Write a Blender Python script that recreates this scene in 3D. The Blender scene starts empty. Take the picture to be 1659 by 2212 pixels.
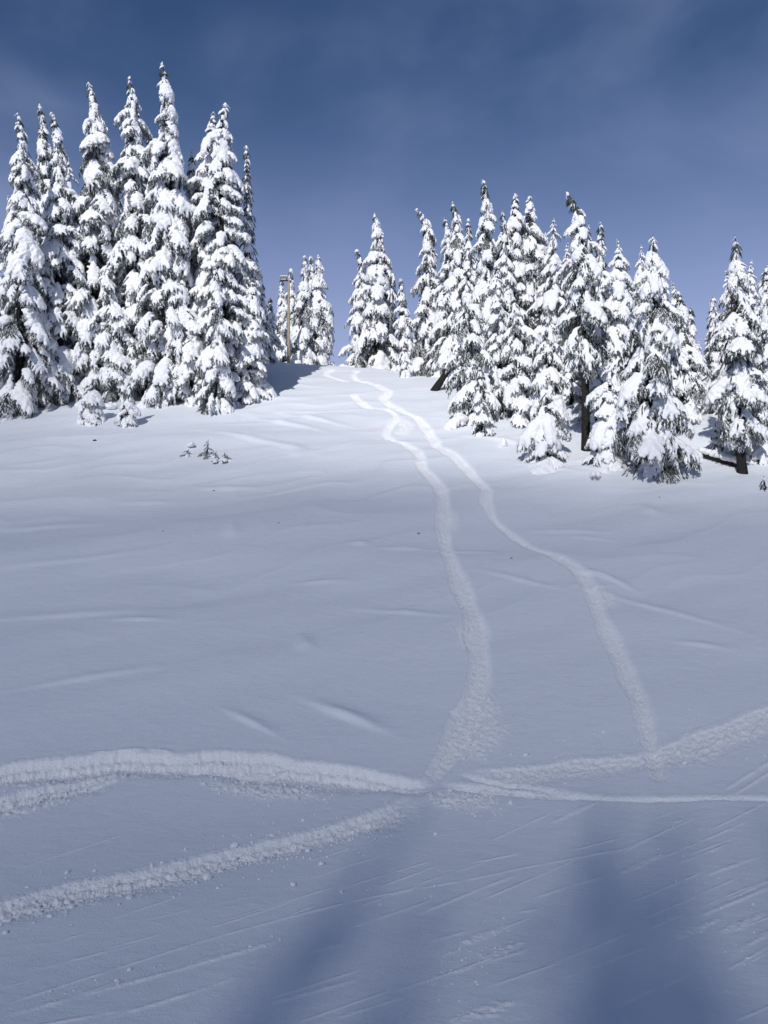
import bpy, bmesh, math, random
import numpy as np
from mathutils import Vector, Matrix, noise as mnoise

random.seed(7)
RNG = np.random.default_rng(7)
sc = bpy.context.scene
col = sc.collection
R = math.radians

# ------------------------------------------------------------------ camera, sky, sun, exposure
CAMZ = 6.8                       # seen from a chairlift, well above the groomed run
FPX = 1720.0                     # focal length in photograph view pixels (1659 x 2212)
cam_d = bpy.data.cameras.new('camera')
cam = bpy.data.objects.new('camera', cam_d)
col.objects.link(cam)
cam.location = (0, 0, CAMZ)
cam.rotation_euler = (R(90), 0, 0)
cam_d.sensor_fit = 'VERTICAL'
cam_d.angle = 2 * math.atan(1106 / FPX)
cam_d.clip_end = 6000
sc.camera = cam

SUN_EL, SUN_X = R(33), -0.24     # high behind the camera, a little to the left
_h = math.cos(SUN_EL)
SUN = Vector((SUN_X, -math.sqrt(max(0, _h * _h - SUN_X * SUN_X)), math.sin(SUN_EL)))
sun_d = bpy.data.lights.new('sun', 'SUN')
sun_d.energy = 3.5
sun_d.angle = R(0.55)
sun_d.color = (1.0, 0.97, 0.94)
sun = bpy.data.objects.new('sun', sun_d)
col.objects.link(sun)
sun.rotation_euler = SUN.to_track_quat('Z', 'Y').to_euler()

world = bpy.data.worlds.new('World')
sc.world = world
world.use_nodes = True
nt = world.node_tree
nt.nodes.clear()
wo = nt.nodes.new('ShaderNodeOutputWorld')
bg = nt.nodes.new('ShaderNodeBackground')
sky = nt.nodes.new('ShaderNodeTexSky')
sky.sky_type = 'NISHITA'
sky.sun_disc = False
sky.sun_elevation = SUN_EL
sky.sun_rotation = math.atan2(SUN.x, SUN.y)
sky.altitude = 2200
sky.air_density = 1.0
sky.dust_density = 0.6
sky.ozone_density = 7.5
bg.inputs['Strength'].default_value = 0.07
# thin high cirrus: whiter streaks that drift up and to the left
tc = nt.nodes.new('ShaderNodeTexCoord')
mp = nt.nodes.new('ShaderNodeMapping')
mp.inputs['Rotation'].default_value = (0, R(28), 0)
mp.inputs['Scale'].default_value = (1.1, 1.1, 2.2)
mp.inputs['Location'].default_value = (2.5, .2, 2)
ns = nt.nodes.new('ShaderNodeTexNoise')
ns.inputs['Scale'].default_value = 1.9
ns.inputs['Detail'].default_value = 5
ns.inputs['Roughness'].default_value = 0.5
ns.inputs['Distortion'].default_value = 0.4
rp = nt.nodes.new('ShaderNodeMapRange')
rp.interpolation_type = 'SMOOTHSTEP'
rp.inputs['From Min'].default_value = 0.40
rp.inputs['From Max'].default_value = 0.74
rp.inputs['To Max'].default_value = 0.27
mx = nt.nodes.new('ShaderNodeMix')
mx.data_type = 'RGBA'
mx.inputs['B'].default_value = (5.4, 6.5, 9.8, 1)
# thin haze that pales the sky towards the horizon, the same all round
sep = nt.nodes.new('ShaderNodeSeparateXYZ')
hz = nt.nodes.new('ShaderNodeMapRange'); hz.interpolation_type = 'SMOOTHSTEP'
hz.inputs['From Min'].default_value = 0.05; hz.inputs['From Max'].default_value = 0.50
hz.inputs['To Min'].default_value = 0.78; hz.inputs['To Max'].default_value = 0.0
mx2 = nt.nodes.new('ShaderNodeMix'); mx2.data_type = 'RGBA'
mx2.inputs['B'].default_value = (6.6, 7.3, 11.2, 1)
nt.links.new(tc.outputs['Generated'], mp.inputs['Vector'])
nt.links.new(mp.outputs[0], ns.inputs['Vector'])
nt.links.new(ns.outputs[0], rp.inputs['Value'])
nt.links.new(rp.outputs[0], mx.inputs['Factor'])
nt.links.new(sky.outputs[0], mx.inputs['A'])
nt.links.new(tc.outputs['Generated'], sep.inputs[0])
nt.links.new(sep.outputs['Z'], hz.inputs['Value'])
nt.links.new(hz.outputs[0], mx2.inputs['Factor'])
nt.links.new(mx.outputs['Result'], mx2.inputs['A'])
nt.links.new(mx2.outputs['Result'], bg.inputs['Color'])
nt.links.new(bg.outputs[0], wo.inputs['Surface'])

sc.view_settings.view_transform = 'Standard'
sc.view_settings.look = 'None'
sc.view_settings.gamma = 1
sc.view_settings.use_curve_mapping = False
sc.view_settings.exposure = 0.0
sc.cycles.use_denoising = True
sc.cycles.max_bounces = 6
sc.cycles.diffuse_bounces = 3
sc.cycles.volume_bounces = 1
sc.cycles.transparent_max_bounces = 8

# ------------------------------------------------------------------ helpers
def perlin(x, y, seed=0):
    xi = np.floor(x).astype(np.int64); yi = np.floor(y).astype(np.int64)
    xf = x - xi; yf = y - yi
    u = xf * xf * xf * (xf * (xf * 6 - 15) + 10); v = yf * yf * yf * (yf * (yf * 6 - 15) + 10)
    def g(ix, iy, dx, dy):
        h = (ix * 374761393 + iy * 668265263 + seed * 1274126177) & 0x7fffffff
        h = ((h ^ (h >> 13)) * 1274126177) & 0x7fffffff
        a = ((h ^ (h >> 16)) & 1023) * (2 * math.pi / 1024)
        return np.cos(a) * dx + np.sin(a) * dy
    n00 = g(xi, yi, xf, yf); n10 = g(xi + 1, yi, xf - 1, yf)
    n01 = g(xi, yi + 1, xf, yf - 1); n11 = g(xi + 1, yi + 1, xf - 1, yf - 1)
    a = n00 + u * (n10 - n00); b = n01 + u * (n11 - n01)
    return (a + v * (b - a)) * 1.4

def fbm(x, y, o=4, seed=0, gain=0.5):
    s = np.zeros_like(x); a = 1.0; f = 1.0
    for k in range(o):
        s += a * perlin(x * f, y * f, seed + k * 17); a *= gain; f *= 2.03
    return s

def sstep(a, b, x):
    t = np.clip((x - a) / (b - a), 0, 1)
    return t * t * (3 - 2 * t)

def tag(o, label=None, cat=None, group=None, kind=None):
    if label: o['label'] = label
    if cat: o['category'] = cat
    if group: o['group'] = group
    if kind: o['kind'] = kind
    return o

def mesh_np(name, V, F, mats, mi=None, smooth=True):
    me = bpy.data.meshes.new(name)
    V = np.asarray(V, np.float32); F = np.asarray(F, np.int32)
    k = F.shape[1]
    me.vertices.add(len(V)); me.vertices.foreach_set('co', V.ravel())
    me.loops.add(F.size); me.loops.foreach_set('vertex_index', F.ravel())
    me.polygons.add(len(F)); me.polygons.foreach_set('loop_start', np.arange(0, F.size, k, dtype=np.int32))
    if mi is not None: me.polygons.foreach_set('material_index', np.asarray(mi, np.int32))
    me.polygons.foreach_set('use_smooth', np.full(len(F), smooth))
    me.update(calc_edges=True)
    for m in mats: me.materials.append(m)
    return me

def link(name, me, parent=None):
    o = bpy.data.objects.new(name, me); col.objects.link(o)
    if parent is not None: o.parent = parent
    return o

def empty(name, loc):
    o = bpy.data.objects.new(name, None); o.empty_display_size = .3
    col.objects.link(o); o.location = loc
    return o

# ------------------------------------------------------------------ materials
def mat_base(name):
    m = bpy.data.materials.new(name); m.use_nodes = True
    n = m.node_tree; b = n.nodes['Principled BSDF']
    return m, n, b

def snow_material(name, c, grain, amp, mottling=0.04):
    m, n, b = mat_base(name)
    b.inputs['Roughness'].default_value = 0.62
    b.inputs['Specular IOR Level'].default_value = 0.25
    tcn = n.nodes.new('ShaderNodeNewGeometry')
    n1 = n.nodes.new('ShaderNodeTexNoise'); n1.inputs['Scale'].default_value = grain; n1.inputs['Detail'].default_value = 4
    n2 = n.nodes.new('ShaderNodeTexNoise'); n2.inputs['Scale'].default_value = grain * .12; n2.inputs['Detail'].default_value = 3
    cr = n.nodes.new('ShaderNodeMix'); cr.data_type = 'RGBA'
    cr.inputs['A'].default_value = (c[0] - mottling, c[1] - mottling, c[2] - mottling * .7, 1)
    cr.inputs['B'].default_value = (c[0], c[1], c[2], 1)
    bp = n.nodes.new('ShaderNodeBump'); bp.inputs['Strength'].default_value = 1.0; bp.inputs['Distance'].default_value = amp
    for q in (n1, n2): n.links.new(tcn.outputs['Position'], q.inputs['Vector'])
    n.links.new(n2.outputs[0], cr.inputs['Factor'])
    n.links.new(cr.outputs['Result'], b.inputs['Base Color'])
    n.links.new(n1.outputs[0], bp.inputs['Height'])
    n.links.new(bp.outputs[0], b.inputs['Normal'])
    return m, n, b, bp

M_CAP, *_ = snow_material('loaded_snow', (.86, .87, .885), 9, .03)
M_HARD, *_ = snow_material('settled_snow', (.86, .87, .885), 16, .02)
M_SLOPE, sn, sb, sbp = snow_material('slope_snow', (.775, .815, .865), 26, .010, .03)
n5 = sn.nodes.new('ShaderNodeTexNoise'); n5.inputs['Scale'].default_value = 3.2; n5.inputs['Detail'].default_value = 6; n5.inputs['Roughness'].default_value = .6
m5 = sn.nodes.new('ShaderNodeMapping'); m5.inputs['Scale'].default_value = (.6, 1.2, 1.2); m5.inputs['Rotation'].default_value = (0, 0, R(20))
g5 = sn.nodes.new('ShaderNodeNewGeometry')
b5 = sn.nodes.new('ShaderNodeBump'); b5.inputs['Distance'].default_value = .035; b5.inputs['Strength'].default_value = .8
sn.links.new(g5.outputs['Position'], m5.inputs[0]); sn.links.new(m5.outputs[0], n5.inputs['Vector'])
sn.links.new(n5.outputs[0], b5.inputs['Height']); sn.links.new(b5.outputs[0], sbp.inputs['Normal'])
# churned track snow: rougher, a little whiter, plus white painted in for sunlit faces
at = sn.nodes.new('ShaderNodeAttribute'); at.attribute_name = 'churn'
n3 = sn.nodes.new('ShaderNodeTexNoise'); n3.inputs['Scale'].default_value = 18; n3.inputs['Detail'].default_value = 5; n3.inputs['Roughness'].default_value = .65
gp = sn.nodes.new('ShaderNodeNewGeometry')
sn.links.new(gp.outputs['Position'], n3.inputs['Vector'])
mu = sn.nodes.new('ShaderNodeMath'); mu.operation = 'MULTIPLY'
sn.links.new(at.outputs['Fac'], mu.inputs[0]); sn.links.new(n3.outputs[0], mu.inputs[1])
b2 = sn.nodes.new('ShaderNodeBump'); b2.inputs['Distance'].default_value = .035; b2.inputs['Strength'].default_value = .9
sn.links.new(mu.outputs[0], b2.inputs['Height']); sn.links.new(sbp.outputs[0], b2.inputs['Normal'])
sn.links.new(b2.outputs[0], sb.inputs['Normal'])
cm = sn.nodes.new('ShaderNodeMix'); cm.data_type = 'RGBA'; cm.inputs['B'].default_value = (.96, .975, .99, 1)
old = sb.inputs['Base Color'].links[0].from_socket
sn.links.new(at.outputs['Fac'], cm.inputs['Factor']); sn.links.new(old, cm.inputs['A'])
sn.links.new(cm.outputs['Result'], sb.inputs['Base Color'])

def simple(name, c1, c2, scale, rough=.8, bump=.01, stretch=None):
    m, n, b = mat_base(name)
    b.inputs['Roughness'].default_value = rough
    b.inputs['Specular IOR Level'].default_value = .2
    g = n.nodes.new('ShaderNodeTexCoord')
    mpn = n.nodes.new('ShaderNodeMapping'); mpn.inputs['Scale'].default_value = stretch or (1, 1, 1)
    q = n.nodes.new('ShaderNodeTexNoise'); q.inputs['Scale'].default_value = scale; q.inputs['Detail'].default_value = 5
    r_ = n.nodes.new('ShaderNodeValToRGB')
    r_.color_ramp.elements[0].position = .35; r_.color_ramp.elements[0].color = (*c1, 1)
    r_.color_ramp.elements[1].position = .65; r_.color_ramp.elements[1].color = (*c2, 1)
    bp = n.nodes.new('ShaderNodeBump'); bp.inputs['Distance'].default_value = bump
    n.links.new(g.outputs['Object'], mpn.inputs[0]); n.links.new(mpn.outputs[0], q.inputs['Vector'])
    n.links.new(q.outputs[0], r_.inputs[0]); n.links.new(r_.outputs[0], b.inputs['Base Color'])
    n.links.new(q.outputs[0], bp.inputs['Height']); n.links.new(bp.outputs[0], b.inputs['Normal'])
    return m
M_FOL = simple('hemlock_needles', (.038, .048, .042), (.095, .110, .098), 6)
M_FROST = simple('rimed_needles', (.55, .57, .58), (.80, .82, .83), 9)
M_BARK = simple('dark_bark', (.010, .0095, .0095), (.034, .031, .029), 9, .9, .03, (3, 3, .6))
M_WOOD = simple('weathered_pole_wood', (.30, .235, .17), (.46, .37, .27), 12, .8, .004, (6, 6, .4))
M_METAL = simple('dull_lamp_metal', (.10, .095, .09), (.20, .19, .18), 20, .55, .002)
M_GLASS = simple('lamp_lens', (.35, .36, .38), (.5, .52, .55), 8, .2, .001)

# ------------------------------------------------------------------ the snow slope: base shape
def base_h(x, y):
    ramp = -6.48 + .05 * (y - 18.5) + .335 * 1.3 * np.logaddexp(0, (y - 18.2) / 1.3)
    cap = 14.95 - .20 * np.clip(x + 8, -9, 45) - .10 * (y - 70)
    cap = np.maximum(cap, 2 + 0 * cap)
    ramp = ramp + .45 * 6 * np.logaddexp(0, (-18 - y) / 6)          # the other side of the valley, behind the lift
    ramp = np.minimum(ramp, 62 + 0 * ramp)
    cap = np.where(y < 0, 200.0, cap)
    k = 1.6
    z = -k * np.logaddexp(-ramp / k, -cap / k)
    return z

def undul(x, y):
    up = sstep(19, 30, y)
    # long soft wind drifts that run down and to the right, sharper near the crest
    a, b_ = x * .90 + y * .35, -x * .35 + y * .90
    d1 = fbm(a * .07 + 3, b_ * .16, 3, 5) * .32
    r1 = perlin(a * .10 + 9, b_ * .42 + .5 * perlin(a * .3, b_ * .3, 3), 11)
    ridge = (1 - np.abs(r1) * 2) ** 3
    d2 = np.clip(ridge, 0, 1) * (.05 + .05 * sstep(28, 45, y))
    d3 = fbm(a * .25, b_ * .9, 2, 31) * .018
    msk = .35 + .9 * np.clip(perlin(x * .09, y * .09, 77) + .3, 0, 1)
    return (d1 * (.35 + .65 * up) + (d2 * msk + d3) * (.15 + .85 * up))

def smooth_h(x, y):
    x = np.asarray(x, float); y = np.asarray(y, float)
    return base_h(x, y) + undul(x, y)

def unproj(px, py):
    """the point of the slope seen at a place in the photograph"""
    rx = (px - 829.5) / FPX; rz = (1106 - py) / FPX
    t = np.arange(6, 110, .1)
    g = base_h(rx * t, t) - rz * t
    i = np.argmax(g > 0)
    if g[i] <= 0: i = len(t) - 1
    a, b_ = t[max(i - 1, 0)], t[i]
    for _ in range(24):
        m = (a + b_) / 2
        if base_h(np.array(rx * m), np.array(m)) - rz * m > 0: b_ = m
        else: a = m
    return rx * b_, b_

def gz(x, y):
    return float(smooth_h(np.array([x]), np.array([y]))[0]) + CAMZ

GRID = {}
def surf_z(x, y):
    """height of the finished snow surface, tracks included"""
    ys, u, W, Z = GRID['ys'], GRID['u'], GRID['W'], GRID['Z']
    j = int(np.searchsorted(ys, y)) - 1; j = min(max(j, 0), len(ys) - 2)
    f = (y - ys[j]) / (ys[j + 1] - ys[j])
    a = np.interp(x / W[j], u, Z[j]); b_ = np.interp(x / W[j + 1], u, Z[j + 1])
    return float(a + (b_ - a) * f) + CAMZ

# ------------------------------------------------------------------ slope mesh
def build_slope():
    ys = [-900.]
    # rows: coarse behind, dense in front of the lift, coarse beyond the crest
    ys = list(-np.geomspace(900, 1.5, 40)) + list(np.linspace(0, 8.2, 22))
    y = 8.3
    while y < 84:
        ys.append(y); y += max(.018, .00155 * y ** 1.32 * .60)
    ys += list(84 + np.geomspace(.4, 2500, 60))
    ys = np.array(ys)
    n_in = 780
    u_in = np.linspace(-1, 1, n_in)
    u_out = 1 + np.geomspace(.01, 60, 34)
    u = np.concatenate([-u_out[::-1], u_in, u_out])
    W = np.maximum(.505 * np.clip(ys, 0, 95), 3.0) + .6
    X = u[None, :] * W[:, None]; Y = np.repeat(ys[:, None], len(u), 1)
    Z = smooth_h(X, Y)
    churn = np.zeros_like(Z)
    stamp_all(X, Y, Z, churn)
    nr, nc = Z.shape
    GRID.update(ys=ys, u=u, W=W, Z=Z)
    V = np.stack([X, Y, Z + CAMZ], -1).reshape(-1, 3)
    i = np.arange(nr - 1)[:, None] * nc + np.arange(nc - 1)[None, :]
    F = np.stack([i, i + 1, i + 1 + nc, i + nc], -1).reshape(-1, 4)
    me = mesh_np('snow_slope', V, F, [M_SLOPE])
    a = me.attributes.new('churn', 'FLOAT', 'POINT'); a.data.foreach_set('value', churn.ravel().astype(np.float32))
    o = link('snow_slope', me); o['kind'] = 'structure'
    print('slope', nr, nc, len(F))
    return o

def polyline(pts, step=.12):
    P = np.array([unproj(*p[:2]) for p in pts]); wd = np.array([p[2] for p in pts], float)
    # Catmull-Rom
    out, ow = [], []
    for k in range(len(P) - 1):
        p0, p1, p2, p3 = P[max(k - 1, 0)], P[k], P[k + 1], P[min(k + 2, len(P) - 1)]
        n = max(2, int(np.linalg.norm(p2 - p1) / .35))
        for j in range(n):
            t = j / n
            out.append(.5 * ((2 * p1) + (-p0 + p2) * t + (2 * p0 - 5 * p1 + 4 * p2 - p3) * t * t + (-p0 + 3 * p1 - 3 * p2 + p3) * t ** 3))
            ow.append(wd[k] + (wd[k + 1] - wd[k]) * t)
    out.append(P[-1]); ow.append(wd[-1])
    return np.array(out), np.array(ow)

def stamp(X, Y, Z, churn, pts, prof, margin, taper=(0.5, 0.5)):
    """pts: (px, py, width in metres); prof(s, w, along, x, y) gives height change and churn; s = signed distance, + to the left of travel"""
    P, Wd = polyline(pts)
    sel = np.where((X > P[:, 0].min() - margin) & (X < P[:, 0].max() + margin) & (Y > P[:, 1].min() - margin) & (Y < P[:, 1].max() + margin))
    if len(sel[0]) == 0: return
    x = X[sel]; y = Y[sel]
    # thin out: only vertices near the line
    best = np.full(x.shape, 1e9); sg = np.zeros_like(x); wl = np.zeros_like(x); al = np.zeros_like(x)
    L = np.concatenate([[0], np.cumsum(np.linalg.norm(np.diff(P, axis=0), axis=1))])
    for k in range(len(P) - 1):
        a, b_ = P[k], P[k + 1]; d = b_ - a; l = np.hypot(*d)
        if l < 1e-6: continue
        m = (x > min(a[0], b_[0]) - margin) & (x < max(a[0], b_[0]) + margin) & (y > min(a[1], b_[1]) - margin) & (y < max(a[1], b_[1]) + margin)
        idx = np.where(m)[0]
        if len(idx) == 0: continue
        rx = x[idx] - a[0]; ry = y[idx] - a[1]
        t = np.clip((rx * d[0] + ry * d[1]) / (l * l), 0, 1)
        qx = rx - t * d[0]; qy = ry - t * d[1]
        dist = np.hypot(qx, qy)
        up = dist < best[idx]
        ii = idx[up]
        best[ii] = dist[up]
        cr = d[0] * qy - d[1] * qx
        sg[ii] = np.sign(cr[up]); wl[ii] = (Wd[k] + (Wd[k + 1] - Wd[k]) * t)[up]; al[ii] = (L[k] + t * l)[up]
    ok = best < margin
    s = best[ok] * sg[ok]
    dz, ch = prof(s, wl[ok], al[ok], x[ok], y[ok])
    T = L[-1]
    e = sstep(0, taper[0], al[ok]) * (1 - sstep(T - taper[1], T, al[ok]))
    r, c = sel[0][ok], sel[1][ok]
    Z[r, c] += dz * e
    churn[r, c] = np.maximum(churn[r, c], ch * e)

def bank(depth, apron, rough=1.0, seed=0, lip=1, face=.20):
    """steep broken face on the lip side, floor, then a spread of thrown clods that thins out on the other side"""
    def f(s, w, a, x, y):
        s = s * lip
        big = perlin(a * .55, 0 * a + seed * 1.3, seed + 2)
        w = w * (1 + .35 * big)
        wob = perlin(a * 1.1, 0 * a + seed, seed) * .05 + perlin(a * 3.1, 0 * a + seed * 2.3, seed + 7) * .022 + perlin(a * 8.5, 0 * a + seed * 4.3, seed + 8) * .008
        wob = wob + np.round(perlin(a * .75, 0 * a + seed * 5.1, seed + 31) * 3.2) / 3.2 * .06
        s = s + wob * min(1.2, depth * 6) * rough
        n = fbm(x * 8, y * 8, 4, seed + 3, .62)
        nb = np.abs(fbm(x * 4.2 + .3 * n, y * 4.2, 5, seed + 9, .68))
        u = w * .5 - s
        cut = .62 * np.clip(u / face, 0, 1) + .38 * np.clip((u - face * 1.25 - .05 * nb) / (face * .6), 0, 1)   # two steps
        back = sstep(-w * .5 + face * .3, -w * .5 - apron * (1 + .5 * big), s)
        inside = np.clip(u / .035, 0, 1) * (1 - back)
        onface = np.exp(-((u - face * .8) / (face * .8)) ** 2)
        fade = (1 - back) ** .7 * np.clip((u - face) / .08, 0, 1)
        gate = np.clip(nb * 2.6 - back * 1.1 + .1, 0, 1)
        dz = -depth * cut * (1 - back) ** 1.4 + onface * n * .020 * rough + fade * (n * .012 + nb * .042 * gate) * rough
        dz += np.exp(-((u + .04) / .05) ** 2) * .012 * (1 + n)
        return dz, np.clip(inside * (.7 + .4 * gate) * (1 - .35 * back), 0, 1)
    return f

def groove(depth, rough=.5, seed=0):
    def f(s, w, a, x, y):
        br = .55 + .6 * np.clip(perlin(a * .9, 0 * a + seed * 3.1, seed) + .4, 0, 1)
        br = br * sstep(-.9, .2, perlin(a * 2.3, 0 * a + seed * 1.7, seed + 50))
        c = np.exp(-(s / (w * .6)) ** 2) * br
        n = fbm(x * 11, y * 11, 2, seed + 1)
        return depth * .5 * c + n * depth * .8 * rough * c, np.clip(c * 1.1, 0, 1)
    return f

def spray(amp, seed):
    def f(s, w, a, x, y):
        c = sstep(w * .5, w * .12, np.abs(s) + .12 * w * fbm(x * 2, y * 2, 2, seed))
        n = fbm(x * 7, y * 11, 3, seed + 5, .6)
        return c * .6 * (n * amp + np.clip(n, 0, 1) * amp), c * .7
    return f

def scoop(X, Y, Z, px, py, lx, ly, ang, h):
    """a small wind scoop: a soft face turned to the light with a sharp lower edge"""
    cx, cy = unproj(px, py)
    dx, dy = X - cx, Y - cy
    m = (np.abs(dx) < lx * 3) & (np.abs(dy) < lx * 3)
    c, s = math.cos(ang), math.sin(ang)
    u = dx[m] * c + dy[m] * s; v = -dx[m] * s + dy[m] * c
    g = np.exp(-(u / lx) ** 2) * np.where(v > 0, np.exp(-(v / ly) ** 2), np.exp(-(v / (ly * .35)) ** 2))
    Z[m] += h * .95 * g

def stamp_all(X, Y, Z, churn):
    S = lambda pts, prof, margin=1.6, taper=(.5, .5): stamp(X, Y, Z, churn, pts, prof, margin, taper)
    # two descending tracks
    S([(757,852,.5),(772,867,.55),(798,879,.55),(832,884,.5),(851,900,.5),(829,929,.45),(836,941,.5),(863,953,.5),(887,968,.55),(904,989,.6),(906,1008,.6),(932,1035,.55),(952,1061,.6),(955,1090,.6),(953,1116,.5),(953,1152,.45),(965,1199,.48),(981,1242,.5),(996,1281,.6),(1014,1321,.55),(1023,1368,.55),(1030,1415,.55),(1030,1458,.58),(1025,1494,.6),(1005,1541,.7),(980,1595,.65),(955,1634,.5),(937,1662,.42),(925,1684,.3),(915,1705,.25)],
      bank(.12, .26, .75, 1, -1, .10), 1.2, (.6, .9))
    S([(769,800,.6),(761,814,.6),(796,826,.6),(817,836,.6),(834,848,.6),(824,861,.55),(841,874,.55),(868,888,.55),(899,900,.6),(916,920,.65),(935,953,.65),(952,977,.65),(983,996,.6),(1012,1016,.6),(1036,1040,.65),(1050,1062,.6),(1046,1083,.5),(1053,1109,.45),(1079,1134,.42),(1122,1166,.36),(1169,1195,.34),(1208,1217,.42),(1248,1242,.55),(1270,1281,.5),(1287,1321,.42),(1309,1371,.45),(1331,1415,.45),(1352,1465,.45),(1374,1519,.45),(1388,1566,.42),(1395,1602,.38),(1408,1650,.4),(1412,1690,.3)],
      bank(.12, .24, .75, 2, -1, .10), 1.2, (.6, .5))
    S([(724,798,.5),(704,804,.5),(712,813,.45),(738,819,.4),(760,821,.35)], bank(.10, .3, .7, 3, 1), 1.0)
    S([(851,900,1.2),(880,915,1.5),(862,935,1.2)], spray(.05, 4), 1.6)
    S([(945,1085,.5),(970,1110,1.0),(985,1150,.6)], spray(.035, 6), 1.2)
    S([(1040,1480,.5),(1050,1530,1.2),(1046,1572,1.7),(1020,1612,1.5),(990,1640,.9)], spray(.045, 7), 1.6)
    S([(1268,1252,.3),(1300,1285,.9),(1335,1318,.5)], spray(.045, 8), 1.2)
    S([(984,1348,.14),(998,1378,.18),(1010,1402,.2)], bank(.06, .18, .8, 9, -1), .7, (.2, .2))
    S([(975,1530,.10),(978,1545,.12)], groove(-.06, .6, 10), .5, (.05, .05))
    # traverse across the foot of the slope, from the left edge to the crossing
    S([(-60,1672,.34),(0,1665,.34),(100,1654,.36),(200,1643,.38),(300,1637,.38),(400,1640,.36),(437,1634,.40),(500,1636,.44),(576,1642,.44),(704,1655,.42),(784,1663,.38),(864,1675,.28),(925,1686,.22),(965,1692,.2)],
      bank(.26, .75, 1.25, 12, 1), 2.0, (.2, 1.0))
    S([(380,1652,.20),(464,1648,.26),(560,1655,.24),(620,1666,.2)], bank(.13, .4, 1.1, 13, 1), 1.2, (.5, .6))
    S([(-40,1732,.30),(60,1712,.34),(140,1694,.32),(220,1678,.26),(320,1664,.2)], bank(.20, .6, 1.3, 14, 1), 1.4, (.2, 1.6))
    S([(190,1629,.08),(240,1626,.08),(300,1621,.1),(345,1622,.1),(378,1629,.1)], groove(.05, .3, 15), .5, (.3, .1))
    S([(440,1690,.3),(560,1702,.9),(700,1700,.5)], spray(.06, 16), 1.2)
    S([(-40,1700,.5),(120,1680,.6),(300,1668,.5),(420,1668,.3)], spray(.06, 17), 1.2)
    S([(-40,1765,.4),(60,1745,.6),(160,1722,.3)], spray(.06, 26), 1.2)
    # from the crossing to the right edge
    S([(935,1686,.2),(1000,1693,.26),(1080,1701,.22),(1150,1708,.16),(1280,1718,.12),(1480,1719,.10),(1720,1722,.10)], bank(.13, .2, .7, 18, 1, .10), 1.0, (.8, .3))
    S([(985,1668,.12),(1040,1677,.16),(1110,1692,.14),(1200,1705,.1),(1290,1712,.06)], bank(.10, .18, .6, 19, 1, .08), .8, (.5, 1.2))
    S([(975,1672,.3),(1110,1668,.42),(1230,1652,.42),(1380,1640,.4),(1440,1624,.48),(1530,1598,.55),(1659,1550,.6),(1740,1518,.6)], bank(.07, .55, 1.2, 20, 1, .12), 1.8, (1.4, .2))
    S([(1555,1711,.06),(1600,1685,.08),(1659,1650,.1),(1720,1612,.1)], groove(.035, .4, 21), .5)
    S([(1575,1722,.05),(1659,1672,.07),(1720,1634,.07)], groove(.03, .4, 22), .5)
    # lower bank that runs from the left edge up to the crossing
    S([(-60,1975,.30),(0,1955,.32),(140,1917,.34),(280,1885,.34),(406,1857,.32),(464,1843,.32),(544,1824,.32),(688,1789,.30),(752,1763,.28),(848,1735,.26),(915,1704,.2)],
      bank(.17, .8, 1.25, 24, 1), 1.9, (.2, 1.2))
    S([(900,1700,.5),(960,1722,1.0),(1030,1732,.7),(1090,1722,.3)], spray(.05, 25), 1.2)
    # ski and board scratches on the groomed run
    L = [[(0,2181),(265,2091),(465,2026),(725,1956),(829,1931),(1029,1890),(1155,1860),(1355,1822)],
         [(-20,2214),(250,2138),(340,2113),(500,2066),(620,2031)],
         [(220,2212),(400,2156),(540,2106)],
         [(894,1975),(1010,1925),(1130,1875)],
         [(1090,1965),(1175,1952)], [(1140,1935),(1230,1905),(1330,1877)],
         [(1510,1955),(1580,1925),(1670,1893)], [(1500,1975),(1590,1940),(1680,1905)],
         [(1570,2075),(1620,2035),(1680,2000)], [(1560,2100),(1680,2030)],
         [(1439,1775),(1500,1760)], [(1400,1765),(1480,1740)], [(1220,1830),(1355,1797)],
         [(650,2070),(760,2035)], [(900,2040),(1040,1995)], [(935,2116),(1180,2030)], [(840,2150),(1000,2090),(1100,2050)],
         [(1460,1860),(1580,1815)], [(1510,1890),(1640,1845)], [(1000,1860),(1140,1830)], [(20,2240),(300,2185)],
         [(300,1990),(560,1930)], [(1040,2190),(1150,2160)], [(560,2180),(800,2110)], [(700,2212),(900,2150)],
         [(1200,2120),(1420,2030)], [(1300,2190),(1500,2100)], [(1480,1842),(1600,1800)], [(60,2100),(330,2030)]]
    rr = random.Random(5)
    for k, l in enumerate(L):
        w = rr.uniform(.035, .07) if k > 2 else (.05, .085, .07)[k]
        S([(a, b_, w) for a, b_ in l], groove(rr.uniform(.008, .018) if k > 2 else (.016, .034, .022)[k], .5, 40 + k), .35, (.5, .5))
    for k in range(46):
        px, py = rr.uniform(-50, 1700), rr.uniform(1790, 2240)
        ln = rr.uniform(40, 260); sl = -.30 - (.16 * px / 1659) + rr.uniform(-.05, .05)
        S([(px, py, .04), (px + ln, py + ln * sl, .04)], groove(rr.uniform(.004, .010), .5, 90 + k), .25, (.4, .4))
    for px, py, w in [(1040,2015,.35),(1080,2050,.25),(1060,2185,.4),(1010,2200,.3),(1380,1860,.25),(1500,2000,.3),(1600,1990,.3),(1240,1750,.2)]:
        S([(px - 50, py + 22, w * .4), (px, py, w), (px + 60, py - 26, w * .4)], spray(.022, int(px)), .6, (.2, .2))
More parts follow.
